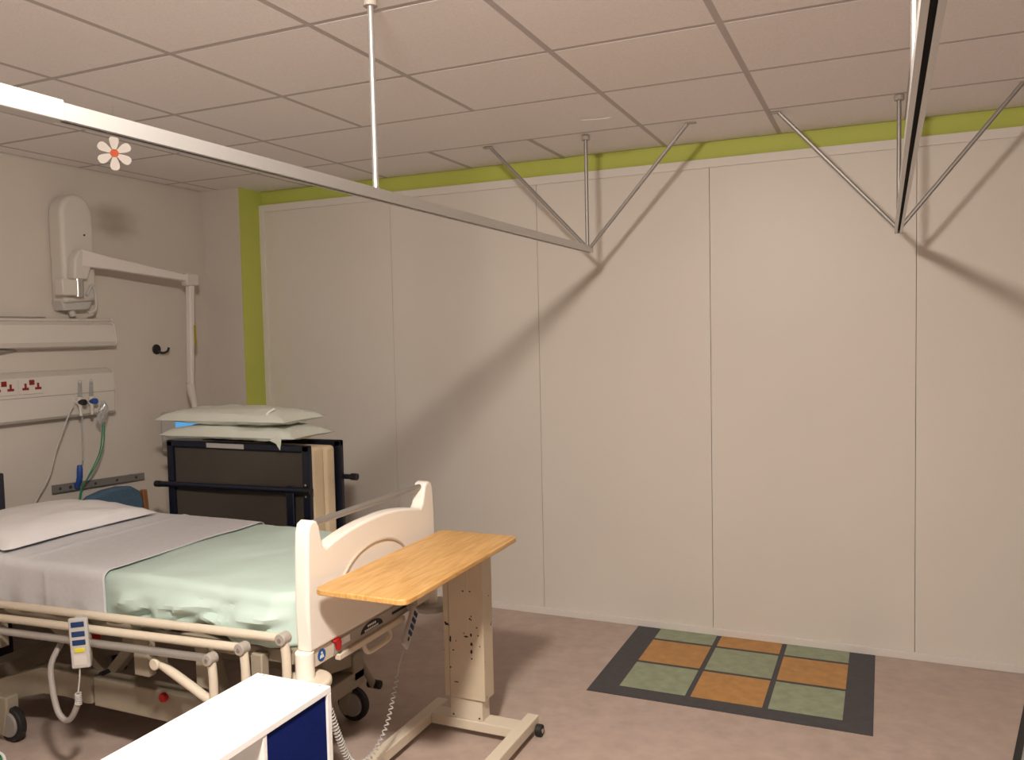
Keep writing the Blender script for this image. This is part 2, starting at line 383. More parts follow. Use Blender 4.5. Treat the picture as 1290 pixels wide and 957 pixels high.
def maskfn(u, v):
    a = 2*PI*u; r = .030*math.sin(PI*min(max(v, .04), .97))**.6*(1+.25*math.sin(3*a+4*v)); 
    return (XL+.155+r*math.cos(a)*.7, -1.20+r*math.sin(a)+.012*math.sin(6*v), 1.36-.145*v)
MB().grid(maskfn, 18, 12).build('mask_shell', 'clear', mk)
MB().tube(smoothpath([(XL+.155, -1.205, 1.24), (XL+.15, -1.222, 1.10), (XL+.14, -1.25, 1.02), (XL+.11, -1.285, .93), (XL+.07, -1.30, .86), (XL+.05, -1.31, .76)]), .0032, 8).build('tubing', 'green_tube', mk)
MB().tube(smoothpath([(XL+.155, -1.195, 1.24), (XL+.15, -1.200, 1.12), (XL+.14, -1.235, 1.02), (XL+.115, -1.275, .94), (XL+.075, -1.295, .87), (XL+.055, -1.30, .76)]), .0032, 8).build('tubing', 'green_tube', mk)
tag(MB().tube(smoothpath([(XL+.12, -1.36, 1.345), (XL+.13, -1.40, 1.30), (XL+.10, -1.46, 1.12), (XL+.08, -1.50, .97), (XL+.06, -1.56, .86), (XL+.05, -1.62, .74)]), .004, 8).build('suction_tube', 'cord'),
    'thin grey tube hanging down the wall beside the flowmeters', 'tube')
tag(MB().tube(smoothpath([(XL+.11, -1.30, 1.285), (XL+.11, -1.30, 1.18), (XL+.10, -1.295, 1.10), (XL+.09, -1.295, 1.03)]), .005, 8).build('clear_tube', 'clear'),
    'clear tube hanging straight below the flowmeters', 'tube')
# medical rail
t = thing('wall_rail', (XL, -1.1, .85), 'dark grey equipment rail with screw holes low on the wall', 'rail')
def railz(y): return .895-.022*(y+1.42)/.63
m = MB()
m.prism([(-1.445, .862), (-.815, .838), (-.815, .878), (-1.445, .908)], 'x', XL+.018, XL+.028).build('bar', 'rail_grey', t, bevel=.002, smooth=False)
for y in (-1.40, -1.335, -1.17, -1.02, -.88):
    zc = .884-.027*(y+1.445)/.63
    MB().cyl((XL+.026, y, zc), (XL+.030, y, zc), .008 if y < -1.39 or y > -1.3 else .010, n=12).build('screw', 'hole', t)
for y in (-1.25, -.90): MB().cyl((XL, y, .87), (XL+.019, y, .87), .012).build('spacer', 'rail_grey', t)
t = thing('blue_clip', (XL+.05, -1.30, .89), 'blue plastic handle clipped on the grey wall rail', 'clip')
MB().tube([(XL+.05, -1.302, .885), (XL+.052, -1.30, .90), (XL+.06, -1.297, .93), (XL+.062, -1.295, .98), (XL+.058, -1.293, 1.0)], [.008, .014, .016, .016, .012], 12).build('handle', 'blue_plastic', t)
MB().box((XL+.0285, -1.312, .868), (XL+.052, -1.290, .900)).build('jaw', 'blue_plastic', t, bevel=.003)
# black hook
t = thing('coat_hook', (XL, -.70, 1.63), 'small round black hook on the wall', 'hook')
MB().cyl((XL, -.655, 1.643), (XL+.01, -.655, 1.643), .032, n=24).build('base_disc', 'black', t, bevel=.003)
MB().tube(smoothpath([(XL+.006, -.65, 1.632), (XL+.03, -.632, 1.620), (XL+.05, -.612, 1.628), (XL+.056, -.602, 1.652)]), .0075, 8).build('prong', 'black', t)
# notice at the picture edge and dark board
t = thing('wall_notice', (XL, -1.86, 1.88), 'dark edge of a framed notice on the wall above the light trough', 'notice')
MB().box((XL, -2.0, 1.885), (XL+.012, -1.687, 2.10)).build('frame', 'cord_dark', t, bevel=.002)
MB().box((XL+.011, -1.985, 1.90), (XL+.0135, -1.702, 2.085)).build('sheet', 'sticker_white', t, smooth=False)
t = thing('dark_cabinet', (XL+.12, -2.0, 0), 'dark narrow cabinet edge beside the bed head, at the left picture edge', 'cabinet')
MB().box((XL+.01, -2.10, .02), (XL+.14, -1.795, 1.04)).build('body', 'dark_board', t, bevel=.006)
MB().box((XL+.139, -2.08, .06), (XL+.146, -1.815, 1.0)).build('door', 'dark_board', t, bevel=.003)
for y in (-2.08, -1.82): MB().cyl((XL+.07, y, 0), (XL+.07, y, .025), .012).build('foot', 'rubber', t)

# swing arm with bedside terminal
t = thing('terminal_arm', (XL, -1.28, 1.9), 'white jointed swing arm on the wall holding a bedside screen', 'swing arm')
outl = [(-1.375, 1.915), (-1.165, 1.935), (-1.165, 2.30)]+[(-1.27+.105*math.cos(a), 2.40+.125*math.sin(a)) for a in [PI*k/10 for k in range(0, 11)]]+[(-1.375, 2.38)]
hb = MB().prism(outl, 'x', XL, XL+.115).build('housing', 'pale_plastic', t, bevel=.022, seg=4)
MB().cyl((XL+.113, -1.235, 2.30), (XL+.118, -1.235, 2.30), .006, n=10).build('screw', 'hole', hb)
MB().prism([(-1.36, 1.875), (-1.20, 1.885), (-1.18, 1.93), (-1.375, 1.93)], 'x', XL, XL+.085).build('lower_tray', 'cord', t, bevel=.004)
MB().box((XL+.10, -1.425, 1.955), (XL+.165, -1.325, 2.045)).build('bracket', 'pale_plastic', t, bevel=.006)
MB().cyl((XL+.14, -1.315, 1.95), (XL+.14, -1.315, 2.05), .032, n=24).build('pivot', 'steel', t)
MB().prism([(-1.355, 2.045), (-1.265, 2.045), (-1.24, 2.12), (-1.25, 2.205), (-1.31, 2.215), (-1.345, 2.16)], 'x', XL+.11, XL+.17).build('shoulder', 'pale_plastic', t, bevel=.012, seg=3)
K = Vector((XL+.145, -1.285, 2.165)); E = Vector((XL+.20, -.545, 2.085))
dvec = (E-K).normalized(); ln = (E-K).length
R3 = Matrix((dvec, dvec.cross(Vector((1, 0, 0))).normalized().cross(dvec), dvec.cross(Vector((1, 0, 0))).normalized())).transposed()
m = MB()
A = []
for s_, hh, ww in ((-.02, .048, .026), (.16, .036, .024), (ln, .020, .020)):
    c = K+dvec*s_; A.append([m.bm.verts.new(c+R3 @ Vector((0, sy*ww, sz*hh))) for sy, sz in ((-1, -1), (1, -1), (1, 1), (-1, 1))])
for i in range(2):
    for k in range(4): m.bm.faces.new((A[i][k], A[i][(k+1) % 4], A[i+1][(k+1) % 4], A[i+1][k]))
m.bm.faces.new(A[0][::-1]); m.bm.faces.new(A[-1])
m.build('upper_arm', 'trim_white', t, bevel=.006)
MB().box((E.x-.028, E.y-.05, E.z-.045), (E.x+.028, E.y+.055, E.z+.035)).build('elbow', 'pale_plastic', t, bevel=.012, seg=3)
D = Vector((E.x, E.y-.035, 1.40))
da = MB().prism([(E.y-.045, 1.42), (E.y-.02, 1.39), (E.y+.02, 2.06), (E.y-.02, 2.06)], 'x', E.x-.02, E.x+.02).build('drop_arm', 'trim_white', t, bevel=.006)
MB().box((E.x+.0195, E.y-.005, 1.66), (E.x+.0215, E.y+.013, 1.79)).build('warning_label', 'yellow_tape', da, smooth=False)
MB().tube([(E.x, E.y-.035, 1.42), (E.x+.005, E.y-.03, 1.36), (E.x+.01, E.y-.02, 1.30), (E.x+.02, E.y-.02, 1.24)], [.026, .026, .020, .018], 12).build('wrist', 'pale_plastic', t)
MB().tube(smoothpath([(XL+.13, -1.25, 1.96), (XL+.13, -1.21, 2.02), (XL+.13, -1.19, 1.95), (XL+.13, -1.20, 1.88), (XL+.12, -1.24, 1.865)]), .008, 8).build('cable', 'cord', t)
MB().tube(smoothpath([(XL+.05, -1.29, 1.885), (XL+.05, -1.285, 1.86), (XL+.05, -1.28, 1.848)]), .018, 10).build('cable_gland', 'cord', t)
ts = thing('bedside_terminal', (E.x+.02, -.62, 1.0), 'pale grey bedside screen half hidden behind the stacked pillows', 'screen')
rz = Matrix.Rotation(math.radians(28), 3, 'Z')
def tb_(dx, dy, dz, lo, hi):      # helper: box in the screen's own frame
    c = Vector((E.x+.02, -.62, 1.12)); m = MB()
    m.obox(c+rz @ Vector(((lo[0]+hi[0])/2, (lo[1]+hi[1])/2, (lo[2]+hi[2])/2)), [hi[i]-lo[i] for i in range(3)], rz); return m
tb_(0, 0, 0, (-.17, -.02, -.125), (.17, .03, .125)).build('body', 'grey_plastic', ts, bevel=.012, seg=3)
tb_(0, 0, 0, (-.078, -.0225, .0), (.155, -.0195, .10)).build('display', 'screen', ts, smooth=False)

# ------------------------------------------------------------------ blue chair by the wall
t = thing('armchair', (-.87, -1.165, 0), 'blue fabric armchair with wooden arms squeezed behind the bed', 'chair')
back = [(-1.375, .46), (-.965, .46), (-.960, .74), (-.985, .805), (-1.04, .84), (-1.12, .852), (-1.22, .848), (-1.31, .83), (-1.368, .795)]
MB().prism(back, 'x', -1.09, -1.02).build('backrest', 'chair_blue', t, bevel=.018, seg=3)
MB().box((-1.03, -1.375, .36), (-.70, -.965, .46)).build('seat', 'chair_blue', t, bevel=.02, seg=3)
for y in (-1.402, -.938):
    MB().box((-1.06, y-.016, .62), (-.68, y+.016, .65)).build('armrest', 'chair_wood', t, bevel=.006)
    MB().box((-.73, y-.016, 0), (-.695, y+.016, .62)).build('leg', 'chair_wood', t, bevel=.004)
    MB().prism([(-1.10, 0), (-1.06, 0), (-1.02, .62), (-1.035, .80), (-1.065, .80), (-1.06, .62)], 'y', y-.016, y+.016).build('leg', 'chair_wood', t, bevel=.004)

# ------------------------------------------------------------------ folded guest bed with pillows
t = thing('folding_bed', (-.16, -.97, 0), 'navy folding bed folded upright with mesh base and foam mattress inside', 'folding bed')
def fold_frame(y, x0, x1, top):
    f = MB()
    for xa in (x0, x1-.045): f.box((xa, y-.015, .10), (xa+.045, y+.015, top))
    f.box((x0, y-.015, top-.035), (x1, y+.015, top)).box((x0, y-.015, .10), (x1, y+.015, .135))
    return f.build('frame', 'navy', t, bevel=.006, smooth=False)
fold_frame(-1.10, -.66, .325, 1.135); fold_frame(-.85, -.64, .345, 1.135)
for y in (-1.098, -.852):
    def mf(u, v, y=y):
        return (-.63+.93*u, y+.022*math.sin(PI*u)*math.sin(PI*v)*(1 if y < -1 else -1)+.006*noise.noise(Vector((u*5, v*3, 0))), .12+1.0*v)
    MB().grid(mf, 24, 20).build('mesh_base', 'mesh', t)
def foam(u, v): 
    return None
MB().box((-.62, -1.072, .14), (.315, -.968, 1.118)).build('foam_mattress', 'foam', t, bevel=.02, seg=3)
MB().box((-.62, -.962, .14), (.318, -.874, 1.112)).build('foam_mattress', 'foam', t, bevel=.02, seg=3)
b1 = MB().tube([(-.70, -1.13, .888), (.31, -1.13, .905)], .016, 12).build('cross_bar', 'navy', t)
MB().cyl((-.735, -1.13, .8875), (-.70, -1.13, .888), .018).build('end_knob', 'black', b1)
MB().tube([(.30, -1.13, .905), (.345, -1.13, .9055)], .020, 12).build('end_knob', 'black', b1)
b2 = MB().tube([(.30, -.825, .93), (.41, -.825, .932)], .014, 12).build('cross_bar', 'navy', t)
MB().cyl((.385, -.825, .932), (.42, -.825, .932), .019).build('end_knob', 'black', b2)
MB().box((.185, -1.135, .12), (.235, -1.118, .925)).build('leg_brace', 'navy', t, bevel=.005)
for z in (.87, .90, .93): MB().cyl((.30, -1.118, z), (.30, -1.113, z), .006, n=8).build('bolt', 'steel', t)
MB().box((-.36, -1.119, 1.105), (-.10, -1.1145, 1.13)).build('label_plate', 'grey_plastic', t, smooth=False)
for x in (-.62, .29):
    for y in (-1.10, -.85):
        MB().cyl((x-.012, y, .05), (x+.012, y, .05), .05, n=20).build('castor', 'rubber', t)
        MB().box((x-.018, y-.012, .055), (x+.018, y+.012, .11)).build('castor_fork', 'steel', t)
def pillow_mesh(c, L, W, T, seed, droop=0.0, yaw=0.0, squash=1.0, tilt=0.0):
    def f(sgn):
        def g(u, v):
            a, b = 2*u-1, 2*v-1
            e = max(0, (1-abs(a)**3.0))**.42*max(0, (1-abs(b)**3.0))**.42
            k = 1-.10*(1-abs(a))*abs(b)**3-.0*abs(a)
            x = a*L/2*(1-.07*(1-b*b)*abs(a)**4+.0)+0; y = b*W/2*(1-.10*(1-a*a)*abs(b)**4)
            n = noise.noise(Vector((a*2.2+seed, b*2.0, sgn*3.0)))*.014+noise.noise(Vector((a*6+seed, b*5, 2)))*.005
            z = sgn*T/2*e*(1 if sgn > 0 else squash)+n*min(1, e*2)
            z += tilt*x-droop*(a*a)
            X = x*math.cos(yaw)-y*math.sin(yaw); Y = x*math.sin(yaw)+y*math.cos(yaw)
            return (c[0]+X, c[1]+Y, c[2]+z)
        return g
    m = MB(); m.grid(f(1), 36, 24); m.grid(f(-1), 36, 24); bmesh.ops.remove_doubles(m.bm, verts=m.bm.verts[:], dist=.0008); return m
lp = tag(pillow_mesh((-.19, -.99, 1.172), .93, .36, .130, 1.3, .0, 0, .36, .006).build('pillow', 'pillow'), 'pale green pillow lying directly on the folding bed, lower of two', 'pillow', 'pillows stacked on the folding bed')
upw = tag(pillow_mesh((-.225, -1.0, 1.257), .91, .36, .130, 5.1, 0.0, 0, .36, .006).build('pillow', 'pillow'), 'pale green pillow on top of the pile on the folding bed', 'pillow', 'pillows stacked on the folding bed')
MB().tube([(.085, -1.145, 1.296), (.098, -1.135, 1.312), (.112, -1.11, 1.326)], .006, 8).build('tag', 'sticker_white', upw, label='small white tag')
m = MB(); m.prism([(.12, 1.165), (.18, 1.205), (.20, 1.17), (.19, 1.115), (.165, 1.15)], 'y', -1.175, -1.168).build('loose_corner', 'pillow', lp, bevel=.003)

# ------------------------------------------------------------------ hospital bed
BX = 1.25
bed = thing('hospital_bed', (.1, -1.89, 0), 'cream adjustable hospital bed on castors with folded side rails', 'bed')
o = [(-2.33, .615), (-2.335, .75), (-2.328, .95), (-2.322, 1.03), (-2.31, 1.058), (-2.29, 1.066), (-2.268, 1.06), (-2.256, 1.04), (-2.245, .99), (-2.238, .963), (-2.22, .955)]
for k in range(1, 14):
    y = -2.22+k/14*.655; s_ = (y+1.89)/.33; o.append((y, 1.0-.042*s_*s_+(.002 if s_ > 0 else 0)))
o += [(-1.563, .962), (-1.548, .975), (-1.535, 1.01), (-1.525, 1.045), (-1.512, 1.062), (-1.49, 1.066), (-1.468, 1.058), (-1.458, 1.03), (-1.45, .93), (-1.448, .75), (-1.45, .615)]
fb = MB().prism(o, 'x', BX-.058, BX).build('footboard', 'cream_board', bed, bevel=.009, seg=3)
MB().tube([(BX-.03, -2.262, 1.046), (BX-.03, -1.525, 1.046)], .0125, 14).build('grab_bar', 'rod', fb)
MB().tube([(BX+.001, -1.915+.235*math.cos(a), .765+.14*math.sin(a)) for a in [PI*k/24 for k in range(25)]], .006, 8).build('moulded_arc', 'cream_groove_shade', fb)
MB().box((BX-.075, -2.32, .548), (BX-.012, -1.46, .612)).build('end_beam', 'cream', bed, bevel=.005)
MB().box((BX-.013, -2.19, .555), (BX-.008, -1.60, .606)).build('end_plate', 'grey_plate', bed, bevel=.002)
# badge: black arch with pale lettering marks
bd = MB().prism([(-1.945+.075*math.cos(a), .570+.034*math.sin(a)) for a in [PI*k/20 for k in range(21)]], 'x', BX-.0085, BX-.0065).build('badge', 'black', bed, smooth=False)
for (ya, ye, z) in ((-1.975, -1.915, .590), (-1.995, -1.895, .576)):
    n = int((ye-ya)/.012)
    for k in range(n):
        MB().box((BX-.0066, ya+k*.012, z-.004), (BX-.0058, ya+k*.012+.008, z+.004)).build('letter_mark', 'sticker_white', bd, smooth=False)
MB().box((BX-.0085, -1.80, .578), (BX-.0065, -1.66, .588)).build('slot', 'black', bed, smooth=False)
MB().box((BX-.0085, -2.155, .575), (BX-.0068, -2.09, .60)).build('notice_label', 'sticker_white', bed, smooth=False)
st = MB().cyl((BX-.0125, -2.255, .580), (BX-.0105, -2.255, .580), .022, n=28).build('round_sticker', 'sticker_blue', bed)
MB().cyl((BX-.0107, -2.255, .588), (BX-.0098, -2.255, .588), .005, n=10).build('icon_head', 'sticker_white', st)
MB().prism([(-2.267, .570), (-2.243, .570), (-2.247, .582), (-2.263, .582)], 'x', BX-.0107, BX-.0098).build('icon_body', 'sticker_white', st, smooth=False)
MB().prism([(-2.20, .612), (-2.165, .616), (-2.16, .595), (-2.165, .570), (-2.178, .570), (-2.182, .592)], 'x', BX-.012, BX+.008).build('red_lever', 'red', bed, bevel=.003)
MB().box((BX-.02, -2.17, .530), (BX+.004, -1.72, .552)).build('lower_rail', 'cream', bed, bevel=.003)
MB().tube(smoothpath([(BX-.005, -2.01, .538), (BX+.005, -2.012, .515), (BX+.010, -1.99, .498), (BX+.010, -1.90, .498), (BX+.010, -1.85, .505), (BX+.004, -1.838, .522), (BX-.004, -1.838, .538)], 6), .0085, 10).build('release_handle', 'cream', bed)
for y in (-2.325, -1.455):
    p = MB().cyl((BX-.03, y, .49), (BX-.03, y, .615), .033, n=24).build('corner_post', 'cream_board', bed, bevel=.003)
    MB().cyl((BX-.025, y, .494), (BX-.025, y, .524), .086, n=36).build('bumper_roller', 'cream' if y < -2 else 'grey_plastic', p, bevel=.010, seg=3)
# deck
for y in (-2.315, -1.465): MB().box((-1.0, y-.022, .565), (BX-.07, y+.022, .615)).build('side_beam', 'cream_shaded', bed, bevel=.004)
MB().box((-.98, -2.28, .60), (BX-.075, -1.50, .622)).build('deck', 'cream_shaded', bed, smooth=False)
for x in (-.55, -.05, .45, .95): MB().box((x-.03, -2.30, .545), (x+.03, -1.48, .598)).build('cross_member', 'cream_shaded', bed, smooth=False)
# side rails (folded down)
for (z0, z1, xr, y, r, mt_) in ((.640, .684, 1.195, -2.400, .0155, 'cream'), (.590, .634, 1.03, -2.415, .0155, 'cream'), (.544, .585, .90, -2.432, .0145, 'alu')):
    zz = lambda x: z0+(z1-z0)*(x+.2)/(xr+.2)
    sr = MB().tube([(-.62, y, zz(-.62)), (xr, y, zz(xr))], r, 14).build('side_rail', mt_, bed)
    MB().cyl((xr, y-.022, z1), (xr, y+.018, z1), .0215, n=20).build('rail_knuckle', 'grey_plate', sr, bevel=.003)
    MB().cyl((xr, y-.0245, z1), (xr, y-.0215, z1), .007, n=10).build('knuckle_screw', 'steel', sr)
    MB().tube(smoothpath([(xr+.003, y, z1-.012), (xr+.008, y, z1-.08), (xr+.004, y, z1-.16), (xr-.03, y+.004, z1-.22)], 5), .0155, 12).build('rail_arm', 'cream', sr)
MB().tube(smoothpath([(.625, -2.405, .527), (.66, -2.41, .512), (.78, -2.412, .462), (.86, -2.412, .428), (.95, -2.41, .412)], 5), .0165, 12).build('swing_link', 'cream', bed)
MB().cyl((.628, -2.435, .524), (.628, -2.385, .524), .021).build('link_pivot', 'cream', bed, bevel=.003)
# hangers carrying the rails
for x, wd in ((-.32, .055), (.17, .06), (.50, .075), (.80, .06), (1.05, .05)):
    MB().box((x-wd/2, -2.375, .44), (x+wd/2, -2.338, .60)).build('rail_bracket', 'cream_shaded', bed, bevel=.004)
# under frame
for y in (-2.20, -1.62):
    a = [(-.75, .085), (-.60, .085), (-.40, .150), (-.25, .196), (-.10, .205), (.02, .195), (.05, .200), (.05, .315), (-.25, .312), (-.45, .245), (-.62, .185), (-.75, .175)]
    MB().prism(a, 'y', y-.035, y+.035).build('base_arch', 'cream_shaded', bed, bevel=.006, smooth=False)
    MB().box((.07, y-.04, .198), (.95, y+.04, .318)).build('base_beam', 'cream_shaded', bed, bevel=.006, smooth=False)
for x in (-.68, .90): MB().box((x-.05, -2.25, .17), (x+.05, -1.58, .24)).build('base_cross_beam', 'cream_shaded', bed, bevel=.005)
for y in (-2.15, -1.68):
    MB().prism([(.055, .315), (.10, .30), (.26, .46), (.26, .55), (.17, .55), (.17, .43)], 'y', y-.025, y+.025).build('lift_arm', 'cream_shaded', bed, bevel=.004, smooth=False)
    MB().prism([(.08, .30), (.03, .30), (-.36, .50), (-.36, .555), (-.28, .555)], 'y', y-.02, y+.02).build('lift_arm', 'cream_shaded', bed, bevel=.004, smooth=False)
    MB().prism([(.62, .31), (.70, .31), (.62, .55), (.54, .55)], 'y', y-.025, y+.025).build('lift_arm', 'cream_shaded', bed, bevel=.004, smooth=False)
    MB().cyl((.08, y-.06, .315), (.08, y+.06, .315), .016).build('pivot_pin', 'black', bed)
MB().box((-.15, -2.05, .34), (.02, -1.78, .46)).build('motor_box', 'cream_shaded', bed, bevel=.01)
MB().tube([(-.15, -2.1, .43), (-.05, -2.12, .425)], .022, 12).build('red_grip', 'red', bed)
MB().cyl((.475, -2.245, .305), (.475, -2.265, .305), .018, n=12).build('red_knob', 'red', bed, bevel=.003)
def castor(x, y, lab=None):
    c = MB().cyl((x, y-.016, .076), (x, y+.016, .076), .075, n=36).build('castor', 'rubber', bed, bevel=.006)
    MB().cyl((x, y-.026, .078), (x, y+.026, .078), .054, n=32).build('hub', 'hub', c, bevel=.006)
    MB().prism([(x-.062, .06), (x-.045, .03), (x-.02, .025), (x+.01, .15), (x+.01, .20), (x-.055, .20)], 'y', y-.03, y+.03).build('fork', 'cream_shaded', c, bevel=.008, seg=3)
    return c
for x, y in ((-.36, -2.30), (-.62, -1.60), (.90, -2.20), (.90, -1.60)): castor(x, y)
MB().prism([(-1.86, .30), (-1.64, .26), (-1.64, .36), (-1.84, .42)], 'x', .86, .94).build('foot_end_cover', 'cream_shaded', bed, bevel=.012, seg=3)
pd = MB().tube([(.90, -1.66, .315), (.93, -1.60, .29), (.95, -1.53, .155), (.95, -1.515, .13)], .016, 12).build('brake_pedal', 'cream_shaded', bed)
MB().cyl((.92, -1.51, .135), (.985, -1.51, .135), .020).build('pedal_pad', 'black', pd, bevel=.004)
MB().box((.88, -1.70, .34), (.96, -1.62, .40)).build('pedal_hub', 'black', bed, bevel=.012)
# mattress
tag(MB().box((-.98, -2.31, .6225), (BX-.14, -1.47, .785)).build('mattress', 'mattress', bevel=.03, seg=3), 'dark mattress glimpsed under the wrinkled green sheet', 'mattress')
# sheets
def sheet(x0, x1, drop_near, drop_far, top, out, amp, seed, side_amp):
    yn, yf = -2.335-out, -1.462+out; r = .035; z0 = top
    def f(u, v):
        x = x0+(x1-x0)*u
        # arc length coordinate across: far drop, far corner, top, near corner, near drop
        L = [drop_far, r*PI/2, yf-yn-2*r, r*PI/2, drop_near]; T = sum(L); s_ = v*T
        if s_ < L[0]: y, z, side = yf, z0-r-(L[0]-s_), -1
        elif s_ < L[0]+L[1]: a = (s_-L[0])/r; y, z, side = yf-r+r*math.cos(a), z0-r+r*math.sin(a), 0
        elif s_ < sum(L[:3]): y, z, side = yf-r-(s_-L[0]-L[1]), z0, 0
        elif s_ < sum(L[:4]): a = (s_-sum(L[:3]))/r; y, z, side = yn+r-r*math.sin(a), z0-r+r*math.cos(a), 0
        else: y, z, side = yn, z0-r-(s_-sum(L[:4])), 1
        n1 = noise.noise(Vector((x*5+seed, y*4, z*6))); n2 = noise.noise(Vector((x*13+seed, y*9+z*14, seed)))
        z += amp*(n1+.5*n2) if side == 0 else 0
        if side == 1:
            k = (s_-sum(L[:4]))/max(drop_near, .01)
            y -= side_amp(x, z, k)
            z += amp*n1*.5
        return (x, y, z)
    return f
def fade(x, a, b):
    t = min(1, max(0, (x-a)/(b-a))); return t*t*(3-2*t)
def white_side(x, z, k): return .004*math.sin(x*34+.6*math.sin(z*30))*k+.006*noise.noise(Vector((x*9, z*3, 1)))*k
def green_side(x, z, k):
    kk = min(1, k*3.5)
    return kk*fade(x, .30, .42)*(1-fade(x, 1.08, 1.18))*(.012+.032*noise.noise(Vector((x*3.2+z*6, z*13-x*4.5, 3)))+.026*noise.noise(Vector((x*6+z*9, z*24-x*9, 7)))+.018*math.sin(PI*k))
gs = sheet(.22, BX-.064, .150, .10, .806, .008, .006, 4.0, green_side)
def gfn(u, v):
    x, y, z = gs(u, v)
    if y < -2.3 and z < .76:      # ragged hem that lifts towards the foot end
        k = (.76-z)/.10; z += k*(.030*max(0, math.sin((x-.60)*9.0))+.012*noise.noise(Vector((x*7, 0, 9))))
    if z < .71: y = max(y, -2.378)
    if y < -2.2: y += .045*fade(x, 1.09, 1.186)*min(1, (-2.2-y)/.1)      # tucked in at the foot end
    return (x, y, z)
tag(MB().grid(gfn, 110, 90).build('green_sheet', 'sheet_green', solid=.003), 'wrinkled pale green sheet over the foot half of the bed', 'sheet')
ws = sheet(-.97, .305, .155, .12, .816, .022, .003, 9.0, white_side)
def wfn(u, v):
    x, y, z = ws(u, v)
    if z > .78: x += .02*noise.noise(Vector((y*3, 2, 0)))*(u**3); 
    z += .004*math.exp(-((u-.62)/.012)**2) if z > .8 else 0
    y -= .006*math.exp(-((x-(-.02))/.012)**2) if z < .78 and y < -2.3 else 0
    return (x, y, z)
tag(MB().grid(wfn, 110, 80).build('white_sheet', 'sheet_white', solid=.003), 'smooth white sheet folded across the head half of the bed', 'sheet')
def bp(u, v):
    return None
pl = pillow_mesh((-.615, -1.925, .833), .62, .80, .16, 2.2, 0, 0, .06)
tag(pl.build('pillow', 'pillow_white'), 'flat white pillow at the head of the hospital bed', 'pillow')

# handset hanging on the side rail
hx, hy = .262, -2.478
t = thing('bed_handset', (hx, hy, .485), 'white bed handset with blue and yellow buttons hooked over the side rails', 'handset')
Rh = Matrix.Rotation(math.radians(34), 3, 'Z') @ Matrix.Rotation(math.radians(-2), 3, 'Y')
def hbox(c, dims): m = MB(); m.obox(Vector((hx, hy, .58))+Rh @ Vector(c), dims, Rh); return m
hbox((0, 0, 0), (.066, .022, .19)).build('body', 'cord', t, bevel=.006, seg=3)
for k, z in enumerate((.072, .036, .004)): hbox((0, -.0115, z), (.046, .004, .020)).build('button', 'blue_button', t, bevel=.002)
hbox((0, -.0115, -.026), (.036, .004, .016)).build('button', 'yellow', t, bevel=.002, label='yellow button')
hbox((0, -.0112, -.062), (.044, .002, .036)).build('label_plate', 'pale_plastic', t, smooth=False)
hbox((0, .018, .090), (.03, .03, .008)).build('hook', 'cord', t, bevel=.002)
MB().tube(smoothpath([(.255, hy, .485), (.25, hy, .44), (.238, hy, .385)], 6), .003, 8).build('cord', 'cord', t)
MB().tube([(.238+.010*math.cos(k*.7), hy+.010*math.sin(k*.7), .385-.0008*k) for k in range(60)]+[Vector((.24, hy, .34))], .003, 6).build('coil', 'cord', t)
MB().tube(smoothpath([(.235, hy+.004, .36), (.222, hy, .32), (.19, hy, .277), (.155, hy, .268), (.12, hy, .30), (.085, hy+.01, .38), (.06, hy+.03, .46), (.05, hy+.09, .53)], 8), .011, 10).build('hose', 'cord_dark', t)

t.location.x += .047

# handset hanging from the foot end, with a coiled cord
t = thing('bed_handset', (BX+.03, -1.74, .45), 'grey bed handset with a long coiled cord hanging at the foot end', 'handset')
ca = Vector((BX+.025, -1.675, .570)); cb = Vector((BX+.045, -1.80, .455)); dd = (ca-cb).normalized(); nn = dd.cross(Vector((1, 0, 0))).normalized()
dd = (ca-cb).normalized(); xx = Vector((1, 0, 0)); xx = (xx-dd*xx.dot(dd)).normalized(); yy = dd.cross(xx)
Rk = Matrix((yy, xx, dd)).transposed(); cc = (ca+cb)/2
def kbox(c, dims): m = MB(); m.obox(cc+Rk @ Vector(c), dims, Rk); return m
kbox((0, 0, 0), (.050, .018, (ca-cb).length)).build('body', 'cord', t, bevel=.005, seg=3)
for z in (.058, .030, .002, -.026): kbox((0, .0098, z), (.032, .003, .018)).build('button', 'blue_button', t, bevel=.0015)
kbox((0, .0098, -.052), (.010, .003, .016)).build('button', 'black', t, bevel=.0015)
kbox((0, -.02, .085), (.034, .035, .012)).build('hook', 'cord', t, bevel=.003)
path = smoothpath([cb-dd*.004, (BX+.05, -1.85, .40), (BX+.05, -1.868, .36)], 6)
MB().tube(path, .0032, 8).build('cord', 'cord', t)
cp = smoothpath([(BX+.05, -1.868, .36), (BX+.05, -1.90, .29), (BX+.05, -1.955, .20), (BX+.05, -2.03, .145), (BX+.045, -2.11, .13), (BX+.04, -2.18, .17), (BX+.03, -2.22, .26), (BX+.01, -2.24, .36), (BX-.01, -2.25, .44)], 60)
co = []; acc = 0
for i in range(1, len(cp)):
    seg = cp[i]-cp[i-1]; acc += seg.length; tt = seg.normalized(); n1 = tt.cross(Vector((1, 0, 0))).normalized(); n2 = tt.cross(n1)
    near = min(1, max(0, (i/len(cp)-.40)/.15)); rr = .007+.004*near
    phase = acc/(.028-.012*near)*2*PI if False else None
    co.append((cp[i], n1, n2, rr, near, seg.length))
ph = 0; pts = []
for (c, n1, n2, rr, near, sl) in co:
    steps = 3
    for q in range(steps):
        ph += sl/steps/(.020-.008*near)*2*PI
        pts.append(c+(n1*math.cos(ph)+n2*math.sin(ph))*rr)
MB().tube(pts, .0026, 5).build('coiled_cord', 'cord', t)

